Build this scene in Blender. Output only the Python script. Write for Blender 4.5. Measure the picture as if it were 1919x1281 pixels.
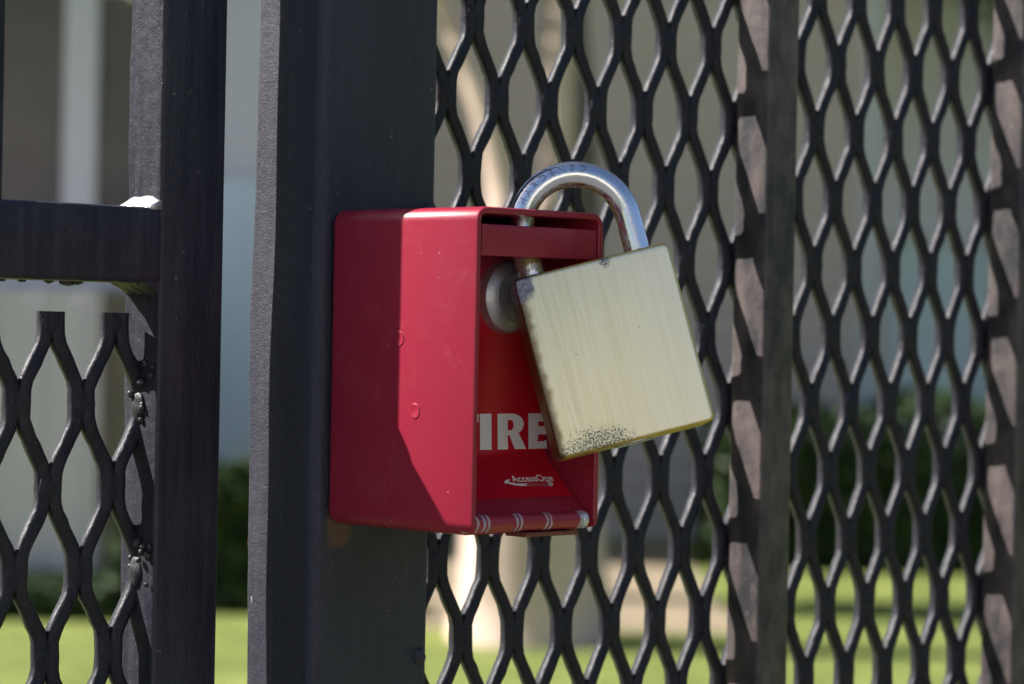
import bpy, bmesh, math, random
import numpy as np
from mathutils import Vector, Matrix
R = math.radians
random.seed(7)
rng = np.random.default_rng(7)
for o in list(bpy.data.objects):
    bpy.data.objects.remove(o)
scene = bpy.context.scene
COL = scene.collection

# ------------------------------------------------------------------ camera
CAM_H = 1.20
F_PX = 5250.0
pitch, roll = R(-0.218), R(-1.0968)
cd = bpy.data.cameras.new('camera')
cam = bpy.data.objects.new('camera', cd)
COL.objects.link(cam)
fwd = Vector((0, math.cos(pitch), math.sin(pitch)))
zc = Vector((0, -math.sin(pitch), math.cos(pitch)))
xr = Vector((1, 0, 0))
right = xr * math.cos(roll) - zc * math.sin(roll)
up = xr * math.sin(roll) + zc * math.cos(roll)
M = Matrix((right, up, -fwd)).transposed().to_4x4()
M.translation = Vector((0, 0, CAM_H))
cam.matrix_world = M
cd.sensor_width = 36.0
cd.sensor_fit = 'HORIZONTAL'
cd.lens = F_PX / 1919 * 36.0
cd.clip_start = 0.05
cd.clip_end = 3000
cd.dof.use_dof = True
cd.dof.focus_distance = 0.85
cd.dof.aperture_fstop = 15.0
scene.camera = cam

# ------------------------------------------------------------------ light
TH = R(44.209)                                   # the fence runs away to the right
U = Vector((math.cos(TH), math.sin(TH), 0))
N = Vector((math.sin(TH), -math.cos(TH), 0))
LU, LN, LZ = 1.0, 1.352, -1.52                   # travel of the sunlight in fence axes
Ldir = (U * LU + N * LN + Vector((0, 0, LZ))).normalized()
S = -Ldir
elev = math.asin(S.z)
azim = math.atan2(S.x, S.y)
w = bpy.data.worlds.new('World')
scene.world = w
w.use_nodes = True
nt = w.node_tree
sky = nt.nodes.new('ShaderNodeTexSky')
sky.sky_type = 'NISHITA'
sky.sun_disc = False
sky.sun_elevation = elev
sky.sun_rotation = azim
sky.air_density = 1.0
sky.dust_density = 1.0
bg = nt.nodes['Background']
nt.links.new(sky.outputs[0], bg.inputs[0])
bg.inputs[1].default_value = 0.06
sl = bpy.data.lights.new('sun', 'SUN')
sl.energy = 4.8
sl.angle = R(0.53)
sl.color = (1.0, 0.95, 0.88)
sun = bpy.data.objects.new('sun', sl)
COL.objects.link(sun)
sun.location = (-8, 2, 8)
sun.rotation_euler = Ldir.to_track_quat('-Z', 'Y').to_euler()
vs = scene.view_settings
vs.view_transform = 'Standard'
vs.look = 'None'
vs.exposure = 1.18
vs.gamma = 1.0
vs.use_curve_mapping = False


# ------------------------------------------------------------------ helpers
def tag(o, label=None, cat=None, group=None, kind=None):
    if label: o['label'] = label
    if cat: o['category'] = cat
    if group: o['group'] = group
    if kind: o['kind'] = kind
    return o


def empty(name, loc, rz=0.0, label=None, cat=None, group=None):
    o = bpy.data.objects.new(name, None)
    o.empty_display_size = 0.05
    COL.objects.link(o)
    o.location = loc
    o.rotation_euler = (0, 0, rz)
    return tag(o, label, cat, group)


def mesh_obj(name, verts, faces, mat, parent=None, smooth=True, auto=35):
    me = bpy.data.meshes.new(name)
    me.from_pydata([tuple(v) for v in verts], [], [tuple(f) for f in faces])
    me.validate()
    me.update()
    o = bpy.data.objects.new(name, me)
    COL.objects.link(o)
    if parent: o.parent = parent
    mats = mat if isinstance(mat, (list, tuple)) else [mat]
    for m in mats: me.materials.append(m)
    if smooth:
        bm = bmesh.new(); bm.from_mesh(me)
        bmesh.ops.recalc_face_normals(bm, faces=bm.faces)
        lim = R(auto)
        for f in bm.faces: f.smooth = True
        for e in bm.edges:
            if len(e.link_faces) == 2 and e.calc_face_angle(0) > lim: e.smooth = False
        bm.to_mesh(me); bm.free()
    return o


class MB:
    def __init__(s): s.v = []; s.f = []

    def add(s, v, f):
        b = len(s.v)
        s.v += [tuple(p) for p in v]
        s.f += [tuple(b + i for i in q) for q in f]
        return s

    def rings(s, rings, cap=True, closed=False):
        """rings: list of lists of points with equal count"""
        m = len(rings[0]); v = [p for r in rings for p in r]; f = []
        k = len(rings)
        for i in range(k if closed else k - 1):
            for j in range(m):
                a = i * m + j; b = i * m + (j + 1) % m
                i2 = (i + 1) % k
                f.append((a, b, i2 * m + (j + 1) % m, i2 * m + j))
        if cap and not closed:
            f.append(tuple(range(m))[::-1]); f.append(tuple((k - 1) * m + j for j in range(m)))
        return s.add(v, f)

    def box(s, x0, x1, y0, y1, z0, z1):
        v = [(x, y, z) for z in (z0, z1) for y in (y0, y1) for x in (x0, x1)]
        return s.add(v, [(0, 2, 3, 1), (4, 5, 7, 6), (0, 1, 5, 4), (2, 6, 7, 3), (0, 4, 6, 2), (1, 3, 7, 5)])

    def build(s, name, mat, parent=None, **k):
        return mesh_obj(name, s.v, s.f, mat, parent, **k)


def rrect(x0, x1, y0, y1, r, seg=5, rs4=None):
    """rounded rectangle outline, counter clockwise; rs4 = radii of (x1y0, x1y1, x0y1, x0y0)"""
    pts = []
    if rs4:
        for (x, y, sx, sy), a, q in zip(((x1, y0, -1, 1), (x1, y1, -1, -1), (x0, y1, 1, -1), (x0, y0, 1, 1)), (-90, 0, 90, 180), rs4):
            for i in range(seg + 1):
                t = R(a + 90 * i / seg)
                pts.append((x + sx * q + q * math.cos(t), y + sy * q + q * math.sin(t)))
        return pts
    for cx, cy, a in ((x1 - r, y0 + r, -90), (x1 - r, y1 - r, 0), (x0 + r, y1 - r, 90), (x0 + r, y0 + r, 180)):
        for i in range(seg + 1):
            t = R(a + 90 * i / seg)
            pts.append((cx + r * math.cos(t), cy + r * math.sin(t)))
    return pts


# ------------------------------------------------------------------ materials
def nodemat(name):
    m = bpy.data.materials.new(name)
    m.use_nodes = True
    n = m.node_tree.nodes; l = m.node_tree.links
    return m, n, l, n['Principled BSDF']


def setin(b, **k):
    for a, v in k.items():
        b.inputs[a.replace('_', ' ')].default_value = v


def tc(n, l, scale=(1, 1, 1), out='Object', rot=(0, 0, 0)):
    t = n.new('ShaderNodeTexCoord'); mp = n.new('ShaderNodeMapping')
    mp.inputs['Scale'].default_value = scale
    mp.inputs['Rotation'].default_value = rot
    l.new(t.outputs[out], mp.inputs['Vector'])
    return mp.outputs[0]


def noise(n, l, vec, scale, detail=4, rough=0.55, dist=0.0):
    t = n.new('ShaderNodeTexNoise')
    t.inputs['Scale'].default_value = scale
    t.inputs['Detail'].default_value = detail
    t.inputs['Roughness'].default_value = rough
    t.inputs['Distortion'].default_value = dist
    l.new(vec, t.inputs['Vector'])
    return t.outputs['Fac']


def ramp(n, l, fac, stops):
    r = n.new('ShaderNodeValToRGB')
    e = r.color_ramp.elements
    while len(e) < len(stops): e.new(0.5)
    for i, (p, c) in enumerate(stops):
        e[i].position = p
        e[i].color = c if len(c) == 4 else (*c, 1)
    l.new(fac, r.inputs[0])
    return r.outputs[0]


def mix(n, l, fac, a, b, mode='MIX'):
    m = n.new('ShaderNodeMix'); m.data_type = 'RGBA'; m.blend_type = mode
    for s, x in ((m.inputs[0], fac), (m.inputs[6], a), (m.inputs[7], b)):
        if hasattr(x, 'is_linked') or hasattr(x, 'links'): l.new(x, s)
        elif isinstance(x, (int, float)): s.default_value = x
        else: s.default_value = (*x, 1) if len(x) == 3 else x
    return m.outputs[2]


def math_(n, l, op, a, b=0.5, c=None):
    m = n.new('ShaderNodeMath'); m.operation = op
    for i, x in enumerate((a, b, c)):
        if x is None: continue
        if isinstance(x, (int, float)): m.inputs[i].default_value = x
        else: l.new(x, m.inputs[i])
    return m.outputs[0]


def bump(n, l, h, strength, dist, prev=None):
    b = n.new('ShaderNodeBump')
    b.inputs['Strength'].default_value = strength
    b.inputs['Distance'].default_value = dist
    l.new(h, b.inputs['Height'])
    if prev: l.new(prev, b.inputs['Normal'])
    return b.outputs[0]


K0 = (0, 0, 0); K1 = (1, 1, 1)
ZG0 = -(CAM_H + 0.08403)


def black_paint(name, base=(0.02, 0.021, 0.026), dust=(0.10, 0.09, 0.085), dustamt=0.35, rough=0.42, spec=0.8,
                bump_s=1.0, speck=0.68, speck_col=(0.30, 0.26, 0.22), rust=0.0, stain=False, grit=1.0, streak=0.06):
    m, n, l, b = nodemat(name)
    v = tc(n, l)
    vs_ = tc(n, l, (1, 1, 0.25))
    big = math_(n, l, 'ADD', math_(n, l, 'MULTIPLY', noise(n, l, vs_, 60, 5, 0.6), 0.5), math_(n, l, 'MULTIPLY', noise(n, l, tc(n, l, (1, 1, streak)), 260 if streak < 0.5 else 130, 4, 0.6), 0.5))
    fine = noise(n, l, v, 1500, 4, 0.7)
    mid = noise(n, l, v, 260, 5, 0.6)
    c = mix(n, l, math_(n, l, 'MULTIPLY', ramp(n, l, big, ((0.40, K0), (0.75, K1))), dustamt), base, dust)
    sp = ramp(n, l, noise(n, l, v, 420, 3, 0.7), ((speck, K0), (speck + 0.05, K1)))
    c = mix(n, l, math_(n, l, 'MULTIPLY', sp, 0.7), c, speck_col)
    sp2 = ramp(n, l, noise(n, l, v, 1500, 2, 0.6), ((0.66, K0), (0.70, K1)))
    c = mix(n, l, math_(n, l, 'MULTIPLY', sp2, 0.20), c, speck_col)
    if rust:
        rs = ramp(n, l, noise(n, l, v, 90, 6, 0.7), ((0.70 - rust * 0.1, K0), (0.78 - rust * 0.1, K1)))
        c = mix(n, l, rs, c, (0.16, 0.055, 0.018))
    if stain:
        # rust run below the box corner, in the post's own coordinates
        sp_ = n.new('ShaderNodeSeparateXYZ'); l.new(v, sp_.inputs[0])
        dx = math_(n, l, 'MULTIPLY', math_(n, l, 'ADD', sp_.outputs[0], 0.0150), 150)
        dz = math_(n, l, 'MULTIPLY', math_(n, l, 'ADD', sp_.outputs[2], -(-0.1425 - ZG0)), 95)
        q = math_(n, l, 'ADD', math_(n, l, 'MULTIPLY', dx, dx), math_(n, l, 'MULTIPLY', dz, dz))
        q = math_(n, l, 'ADD', q, math_(n, l, 'MULTIPLY', math_(n, l, 'SUBTRACT', noise(n, l, v, 160, 4), 0.3), 1.1))
        c = mix(n, l, math_(n, l, 'MULTIPLY', ramp(n, l, q, ((0.6, K1), (1.7, K0))), 0.42), c, (0.22, 0.10, 0.03))
    l.new(c, b.inputs['Base Color'])
    rr = math_(n, l, 'MULTIPLY_ADD', mid, 0.30, rough - 0.15)
    l.new(rr, b.inputs['Roughness'])
    setin(b, Specular_IOR_Level=spec)
    nb = bump(n, l, big, 0.55 * bump_s, 0.0012)
    nb = bump(n, l, mid, 0.42 * bump_s, 0.0005, nb)
    nb = bump(n, l, fine, min(1, 0.30 * bump_s * grit), 0.00012 * grit, nb)
    l.new(nb, b.inputs['Normal'])
    return m


M_gate = black_paint('black_gate_paint', base=(0.004, 0.0055, 0.018), dust=(0.12, 0.112, 0.125), dustamt=0.36, rough=0.50, spec=0.60, bump_s=1.4, speck=0.70, speck_col=(0.35, 0.30, 0.27), grit=1.5)
M_post = black_paint('black_post_paint', base=(0.016, 0.0165, 0.034), dust=(0.10, 0.096, 0.115), dustamt=0.26, bump_s=1.2, speck=0.70, rough=0.54, spec=0.60, grit=2.2, speck_col=(0.35, 0.30, 0.27), stain=True)
M_mesh = black_paint('black_mesh_paint', base=(0.008, 0.0085, 0.018), dust=(0.045, 0.038, 0.036), dustamt=0.5, bump_s=1.9, rough=0.52, spec=0.42, speck=0.75)
M_pick = black_paint('black_picket_paint', base=(0.015, 0.014, 0.020), streak=0.6, dust=(0.22, 0.165, 0.15), dustamt=0.85, bump_s=0.7, rough=0.55, spec=0.7)
M_weld = black_paint('weld_paint', base=(0.014, 0.014, 0.020), dust=(0.08, 0.07, 0.06), bump_s=1.6, rough=0.50, spec=0.6, speck=0.8)


def red_paint(name, base, rough=0.38):
    m, n, l, b = nodemat(name)
    v = tc(n, l)
    big = noise(n, l, v, 35, 4, 0.6)
    c = mix(n, l, big, base, tuple(x * 0.80 for x in base))
    # faded scuffs and pale chips
    sc = ramp(n, l, noise(n, l, v, 60, 6, 0.75, 0.8), ((0.55, K0), (0.80, K1)))
    c = mix(n, l, math_(n, l, 'MULTIPLY', sc, 0.16), c, (0.62, 0.20, 0.22))
    ch = ramp(n, l, noise(n, l, v, 520, 2, 0.6), ((0.745, K0), (0.765, K1)))
    c = mix(n, l, math_(n, l, 'MULTIPLY', ch, 0.6), c, (0.62, 0.42, 0.40))
    scr = noise(n, l, tc(n, l, (300, 300, 2600), rot=(R(35), R(20), 0)), 1.0, 3, 0.6)
    scm = math_(n, l, 'MULTIPLY', ramp(n, l, scr, ((0.73, K0), (0.76, K1))), ramp(n, l, noise(n, l, v, 45, 2), ((0.52, K0), (0.62, K1))))
    c = mix(n, l, math_(n, l, 'MULTIPLY', scm, 0.35), c, (0.62, 0.30, 0.32))
    s3 = n.new('ShaderNodeSeparateXYZ'); l.new(v, s3.inputs[0])
    ex = math_(n, l, 'MULTIPLY', math_(n, l, 'ADD', s3.outputs[0], 0.0255), 330)
    ey = math_(n, l, 'MULTIPLY', math_(n, l, 'ADD', s3.outputs[1], 0.0615), 230)
    ez = math_(n, l, 'MULTIPLY', s3.outputs[2], 520)
    eq = math_(n, l, 'ADD', math_(n, l, 'ADD', math_(n, l, 'MULTIPLY', ex, ex), math_(n, l, 'MULTIPLY', ey, ey)), math_(n, l, 'MULTIPLY', ez, ez))
    eq = math_(n, l, 'ADD', eq, math_(n, l, 'MULTIPLY', noise(n, l, v, 700, 4), 1.2))
    c = mix(n, l, ramp(n, l, eq, ((0.9, K1), (1.2, K0))), c, (0.62, 0.45, 0.45))
    l.new(c, b.inputs['Base Color'])
    l.new(math_(n, l, 'MULTIPLY_ADD', big, 0.18, rough - 0.09), b.inputs['Roughness'])
    setin(b, Specular_IOR_Level=0.55)
    nb = bump(n, l, noise(n, l, v, 1500, 2), 0.22, 0.00006)
    nb = bump(n, l, noise(n, l, v, 120, 3), 0.15, 0.0004, nb)
    l.new(nb, b.inputs['Normal'])
    return m


M_red = red_paint('crimson_powder_coat', (0.37, 0.018, 0.046))


def simple(name, col, rough=0.6, metal=0.0, spec=0.5, ns=0, var=0.15, bs=0.0, bd=0.001, out='Object'):
    m, n, l, b = nodemat(name)
    setin(b, Roughness=rough, Metallic=metal, Specular_IOR_Level=spec)
    b.inputs['Base Color'].default_value = (*col, 1)
    if ns:
        f = noise(n, l, tc(n, l), ns, 5, 0.6)
        l.new(mix(n, l, f, tuple(x * (1 - var) for x in col), tuple(min(1, x * (1 + var)) for x in col)), b.inputs['Base Color'])
        if bs: l.new(bump(n, l, f, bs, bd), b.inputs['Normal'])
    return m


M_bead = simple('pale_glare_weld', (0.62, 0.61, 0.60), 0.30, metal=0.5, spec=0.8, ns=300, var=0.2, bs=0.3, bd=0.0005)  # pale colour stands in for the sun's glare on the weld
M_sticker = simple('glossy_red_vinyl', (0.58, 0.007, 0.026), 0.28, ns=60, var=0.12, bs=0.15, bd=0.0006)
M_white = simple('white_print', (0.90, 0.90, 0.88), 0.35, ns=700, var=0.12)
M_greyprint = simple('faded_print', (0.40, 0.22, 0.24), 0.4, ns=900, var=0.2)


def brass_mat():
    m, n, l, b = nodemat('brushed_brass')
    v = tc(n, l)
    sep = n.new('ShaderNodeSeparateXYZ'); l.new(v, sep.inputs[0])
    br = noise(n, l, tc(n, l, (1, 1, 0.012)), 3000, 3, 0.6)
    br2 = noise(n, l, tc(n, l, (1, 1, 0.03)), 420, 3, 0.6)
    cl = noise(n, l, v, 45, 3)
    face = mix(n, l, ramp(n, l, br, ((0.28, K0), (0.66, K1))), (0.82, 0.75, 0.47), (0.99, 0.95, 0.72))
    face = mix(n, l, math_(n, l, 'MULTIPLY', ramp(n, l, br2, ((0.35, K1), (0.5, K0))), 0.22), face, (0.60, 0.50, 0.26))
    face = mix(n, l, math_(n, l, 'MULTIPLY', ramp(n, l, math_(n, l, 'MULTIPLY_ADD', sep.outputs[0], 22, math_(n, l, 'MULTIPLY', cl, 0.6)), ((0.05, K0), (0.75, K1))), 0.55), face, (0.96, 0.94, 0.82))
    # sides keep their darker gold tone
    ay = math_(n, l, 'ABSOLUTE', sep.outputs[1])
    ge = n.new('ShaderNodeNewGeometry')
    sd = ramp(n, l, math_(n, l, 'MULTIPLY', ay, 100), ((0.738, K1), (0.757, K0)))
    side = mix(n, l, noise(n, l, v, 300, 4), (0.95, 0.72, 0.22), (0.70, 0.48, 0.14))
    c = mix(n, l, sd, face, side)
    # shade of the left chamfer painted in brown, and battered grey top corner
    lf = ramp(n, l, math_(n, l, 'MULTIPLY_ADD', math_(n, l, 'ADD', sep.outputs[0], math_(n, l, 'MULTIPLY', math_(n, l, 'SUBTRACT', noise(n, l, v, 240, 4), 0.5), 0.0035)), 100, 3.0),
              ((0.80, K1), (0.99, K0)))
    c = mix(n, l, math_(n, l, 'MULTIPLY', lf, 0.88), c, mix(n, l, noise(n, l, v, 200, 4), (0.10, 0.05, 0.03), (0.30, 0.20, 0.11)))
    # pitted dark patch low on the front
    dx = math_(n, l, 'MULTIPLY', math_(n, l, 'ADD', sep.outputs[0], 0.011), 76)
    dz = math_(n, l, 'MULTIPLY', math_(n, l, 'ADD', sep.outputs[2], 0.0549), 120)
    rr = math_(n, l, 'ADD', math_(n, l, 'POWER', math_(n, l, 'ABSOLUTE', dx), 2.5), math_(n, l, 'MULTIPLY', dz, dz))
    rr = math_(n, l, 'ADD', rr, math_(n, l, 'MULTIPLY', math_(n, l, 'SUBTRACT', noise(n, l, v, 300, 3), 0.5), 0.9))
    pm = ramp(n, l, rr, ((0.10, K1), (1.45, K0)))
    dots = ramp(n, l, noise(n, l, tc(n, l, (1, 1, 0.7)), 2300, 2, 0.7), ((0.47, K0), (0.53, K1)))
    pt = math_(n, l, 'MULTIPLY', ramp(n, l, math_(n, l, 'MULTIPLY_ADD', pm, 0.20, noise(n, l, tc(n, l, (1, 1, 0.75)), 2100, 2, 0.6)), ((0.665, K0), (0.72, K1))), ramp(n, l, pm, ((0.0, K0), (0.12, K1))))
    # small nick at the top edge
    nx = math_(n, l, 'MULTIPLY', math_(n, l, 'ADD', sep.outputs[0], -0.0045), 520)
    nz = math_(n, l, 'MULTIPLY', math_(n, l, 'ADD', sep.outputs[2], 0.0012), 420)
    nn = math_(n, l, 'ADD', math_(n, l, 'MULTIPLY', nx, nx), math_(n, l, 'MULTIPLY', nz, nz))
    nick = math_(n, l, 'MULTIPLY', ramp(n, l, nn, ((0.3, K1), (1.0, K0))), ramp(n, l, noise(n, l, v, 1400, 2), ((0.4, K0), (0.5, K1))))
    # corner damage grey
    cx = math_(n, l, 'MULTIPLY', math_(n, l, 'ADD', sep.outputs[0], 0.0215), 190)
    cz = math_(n, l, 'MULTIPLY', math_(n, l, 'ADD', sep.outputs[2], 0.002), 120)
    cc = math_(n, l, 'ADD', math_(n, l, 'MULTIPLY', cx, cx), math_(n, l, 'MULTIPLY', cz, cz))
    cm = ramp(n, l, math_(n, l, 'ADD', cc, math_(n, l, 'MULTIPLY', noise(n, l, v, 500, 3), 0.6)), ((0.6, K1), (1.2, K0)))
    c = mix(n, l, cm, c, mix(n, l, noise(n, l, v, 800, 3), (0.12, 0.10, 0.13), (0.52, 0.50, 0.55)))
    pits = math_(n, l, 'MULTIPLY', ramp(n, l, noise(n, l, v, 900, 2, 0.5), ((0.735, K0), (0.75, K1))), 0.6)
    dark = math_(n, l, 'MAXIMUM', math_(n, l, 'MAXIMUM', pt, nick), pits)
    c = mix(n, l, math_(n, l, 'MULTIPLY', dark, 0.80), c, (0.11, 0.11, 0.14))
    l.new(c, b.inputs['Base Color'])
    setin(b, Metallic=1.0)
    l.new(math_(n, l, 'MULTIPLY_ADD', br, 0.15, 0.40), b.inputs['Roughness'])
    nb = bump(n, l, br, 0.10, 0.0001)
    nb = bump(n, l, pt, 0.5, 0.0002, nb)
    nb = bump(n, l, math_(n, l, 'MULTIPLY', cm, noise(n, l, v, 700, 3)), 0.9, 0.0008, nb)
    l.new(nb, b.inputs['Normal'])
    return m


def steel_mat():
    m, n, l, b = nodemat('rusting_chrome')
    v = tc(n, l)
    f = noise(n, l, v, 170, 5, 0.65)
    g = noise(n, l, v, 900, 4, 0.6)
    rust = ramp(n, l, noise(n, l, v, 330, 5, 0.7), ((0.62, K0), (0.67, K1)))
    # rust hugs the inner side of the bend and the leg inside the box: stored per vertex
    at = n.new('ShaderNodeAttribute'); at.attribute_name = 'rust'
    inner = ramp(n, l, math_(n, l, 'ADD', at.outputs['Fac'], math_(n, l, 'MULTIPLY', math_(n, l, 'SUBTRACT', f, 0.5), 1.1)), ((0.52, K0), (0.66, K1)))
    c = mix(n, l, g, (0.76, 0.78, 0.86), (0.88, 0.90, 0.97))
    c = mix(n, l, math_(n, l, 'MULTIPLY', rust, 0.35), c, (0.30, 0.17, 0.06))
    rc = mix(n, l, noise(n, l, v, 600, 4), (0.16, 0.075, 0.025), (0.50, 0.38, 0.16))
    c = mix(n, l, inner, c, rc)
    l.new(c, b.inputs['Base Color'])
    mt = math_(n, l, 'MULTIPLY_ADD', inner, -0.65, 1.0)
    l.new(mt, b.inputs['Metallic'])
    l.new(math_(n, l, 'MULTIPLY_ADD', inner, 0.25, math_(n, l, 'MULTIPLY_ADD', f, 0.14, 0.14)), b.inputs['Roughness'])
    nb = bump(n, l, g, 0.12, 0.0003)
    nb = bump(n, l, inner, 0.4, 0.0003, nb)
    l.new(nb, b.inputs['Normal'])
    return m


M_brass = brass_mat()
M_steel = steel_mat()
M_engr = simple('engraved_shadow', (0.32, 0.32, 0.39), 0.45, metal=0.8)
M_cyl = simple('dull_zinc', (0.56, 0.57, 0.60), 0.46, metal=0.85, ns=300, var=0.35, bs=0.3, bd=0.0003)
M_pin = simple('bare_pin_steel', (0.62, 0.64, 0.68), 0.35, metal=0.6, ns=300, var=0.2)
M_chip = simple('chalky_chipped_edge', (0.50, 0.36, 0.40), 0.6, ns=500, var=0.3)
M_rust = simple('rusty_lip', (0.20, 0.055, 0.035), 0.65, ns=250, var=0.5, bs=0.5, bd=0.0005)

# ------------------------------------------------------------------ frame of the fence
P1 = Vector((-0.021, 0.90971, CAM_H + 0.08403))   # fence axes origin (u, n, z) = (0, 0, 0)
ZG = -P1.z                                        # ground height in fence axes


def g2w(u, n, z): return P1 + U * u + N * n + Vector((0, 0, z))


class Thing:
    """an Empty at (u, n) on the fence axes; V() turns (u, n, z) into its local space"""
    def __init__(s, name, u, n, z, label, cat):
        s.o = (u, n, z)
        s.e = empty(name, g2w(u, n, z), TH, label, cat)

    def V(s, u, n, z): return (u - s.o[0], -(n - s.o[1]), z - s.o[2])


def prism_z(T, u0, u1, n0, n1, r, z0, z1, seg=5, nz=2, rs4=None, wobf=None):
    mb = MB(); rings = []
    for k in range(nz):
        z = z0 + (z1 - z0) * k / (nz - 1)
        ring = []
        for (u, n) in rrect(u0, u1, n0, n1, r, seg, rs4):
            if wobf: u, n = wobf(u, n, z)
            ring.append(T.V(u, n, z))
        rings.append(ring)
    return mb.rings(rings)


def prism_u(T, n0, n1, z0, z1, r, u0, u1, seg=4):
    rings = [[T.V(u, n, z) for (n, z) in rrect(n0, n1, z0, z1, r, seg)] for u in (u0, u1)]
    return MB().rings(rings)


def strand_panel(T, u_org, n_org, z_org, a, b, bond, k0, k1, ztop, zbot, wd, dp, tilt, seed, st=0.25):
    """expanded metal: zigzag strands joined at bonds, LWD upright"""
    rs = random.Random(seed)
    mb = MB()
    # rounded section
    sec = rrect(-wd / 2, wd / 2, -dp / 2, dp / 2, min(wd, dp) * 0.30, 3)
    jt = int(math.floor((z_org - ztop) / b)) - 2
    jb = int(math.ceil((z_org - zbot) / b)) + 2
    off = wd * 0.40
    slug = rrect(-off - wd * 0.45, off + wd * 0.45, -dp / 2 - 0.00012, dp / 2 + 0.00012, 0.0012, 3)
    for k in range(k0 + 1, k1):
        for j in range(jt, jb + 1):
            if (j - k) % 2: continue
            v = z_org - j * b - 0.0012
            za, zb_ = min(v - bond * 0.22, ztop - 0.0001), max(v - bond * 0.78, zbot)
            if za - zb_ < 0.002: continue
            tl = (math.sin(tilt * 0.45), math.cos(tilt * 0.45))
            rr_ = []
            for z, s_ in ((za + 0.0034, 0.06), (za + 0.0024, 0.42), (za + 0.0006, 0.90), ((za + zb_) / 2, 1.0), (zb_ - 0.0006, 0.90), (zb_ - 0.0024, 0.42), (zb_ - 0.0034, 0.06)):
                if z > ztop: z = ztop
                rr_.append([T.V(u_org + k * a + (x * s_) * tl[1] - y * s_ * tl[0], n_org + (x * s_) * tl[0] + y * s_ * tl[1], z) for x, y in slug])
            mb.rings(rr_)
    for k in range(k0, k1):
        pts = []
        for j in range(jt, jb + 1):
            left = (j - k) % 2 == 0
            uc = (k * a + off) if left else ((k + 1) * a - off)
            dn = 0.0004 if left else -0.0004
            v = z_org - j * b
            top, bot = v - 0.0012, v - 0.0012 - bond
            ju = rs.uniform(-1, 1) * 0.00018; jz = rs.uniform(-1, 1) * 0.0003
            un = ((k + 1) * a - off) if left else (k * a + off)
            # straight bond with short rounded shoulders
            for t in (0.0, 0.5, 1.0):
                z = top + (bot - top) * (st + (1 - 2 * st) * t)
                pts.append([u_org + uc + ju, n_org + dn, z + jz + rs.uniform(-1, 1) * 0.0002])
            # two points on the sloping strand that follows
            zn = v - b - 0.0012
            d = (un - uc); dz = zn - bot
            for t in ((0.22, 0.36, 0.5, 0.64, 0.78) if st > 0.2 else (0.11, 0.30, 0.5, 0.70, 0.89)):
                pts.append([u_org + uc + d * t + rs.uniform(-1, 1) * 0.00013, n_org + dn * (1 - 2 * t), bot + dz * t])
        # cut to length
        P = [Vector(p) for p in pts]
        out = []
        for i in range(len(P) - 1):
            A, B = P[i], P[i + 1]
            for zc_ in (ztop, zbot):
                if (A.z - zc_) * (B.z - zc_) < 0:
                    out.append(A.lerp(B, (A.z - zc_) / (A.z - B.z)))
            if zbot < B.z < ztop: out.append(B)
        out.sort(key=lambda p: -p.z)
        rings = []
        for i, p in enumerate(out):
            t = (out[min(i + 1, len(out) - 1)] - out[max(i - 1, 0)]).normalized()
            if i == 0 or i == len(out) - 1: t = Vector((0, 0, -1))
            sx = Vector((0, 1, 0)).cross(t).normalized()     # across the strand, in the panel
            sx = -sx if sx.x < 0 else sx
            sn = Vector((0, 1, 0))
            c, s_ = math.cos(tilt), math.sin(tilt)
            ax = sx * c + sn * s_; an = sn * c - sx * s_
            sc = 1 + rs.uniform(-1, 1) * 0.055
            rings.append([T.V(*(p + ax * x * sc + an * y * sc)) for (x, y) in sec])
        mb.rings(rings)
    return mb


def blob(mb, c, r, sq=(1, 1, 1), seed=0, seg=10):
    rs = random.Random(seed)
    ph = [rs.uniform(0, 6.28) for _ in range(4)]
    v = []; f = []
    for i in range(seg + 1):
        la = math.pi * i / seg
        for j in range(seg * 2):
            lo = 2 * math.pi * j / (seg * 2)
            k = 1 + 0.12 * math.sin(3 * lo + ph[0]) * math.sin(2 * la + ph[1]) + 0.08 * math.sin(5 * la + ph[2])
            v.append((c[0] + r * sq[0] * k * math.sin(la) * math.cos(lo), c[1] + r * sq[1] * k * math.sin(la) * math.sin(lo), c[2] + r * sq[2] * k * math.cos(la)))
    m = seg * 2
    for i in range(seg):
        for j in range(m):
            f.append((i * m + j, i * m + (j + 1) % m, (i + 1) * m + (j + 1) % m, (i + 1) * m + j))
    mb.add(v, f)


# ------------------------------------------------------------------ setting: ground
def sheet(name, x0, x1, y0, y1, z, mat):
    o = mesh_obj(name, [(x0, y0, z), (x1, y0, z), (x1, y1, z), (x0, y1, z)], [(0, 1, 2, 3)], mat, smooth=False)
    return tag(o, kind='structure')


def grass_mat():
    m, n, l, b = nodemat('lawn_grass')
    v = tc(n, l)
    f = ramp(n, l, noise(n, l, v, 2.6, 6, 0.65), ((0.35, K0), (0.65, K1)))
    g = noise(n, l, v, 16, 6, 0.7)
    c = mix(n, l, f, (0.10, 0.155, 0.030), (0.28, 0.33, 0.085))
    c = mix(n, l, ramp(n, l, g, ((0.45, K0), (0.75, K1))), c, (0.30, 0.30, 0.08))
    l.new(c, b.inputs['Base Color'])
    setin(b, Roughness=0.8, Specular_IOR_Level=0.2)
    l.new(bump(n, l, g, 0.8, 0.06), b.inputs['Normal'])
    return m


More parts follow.
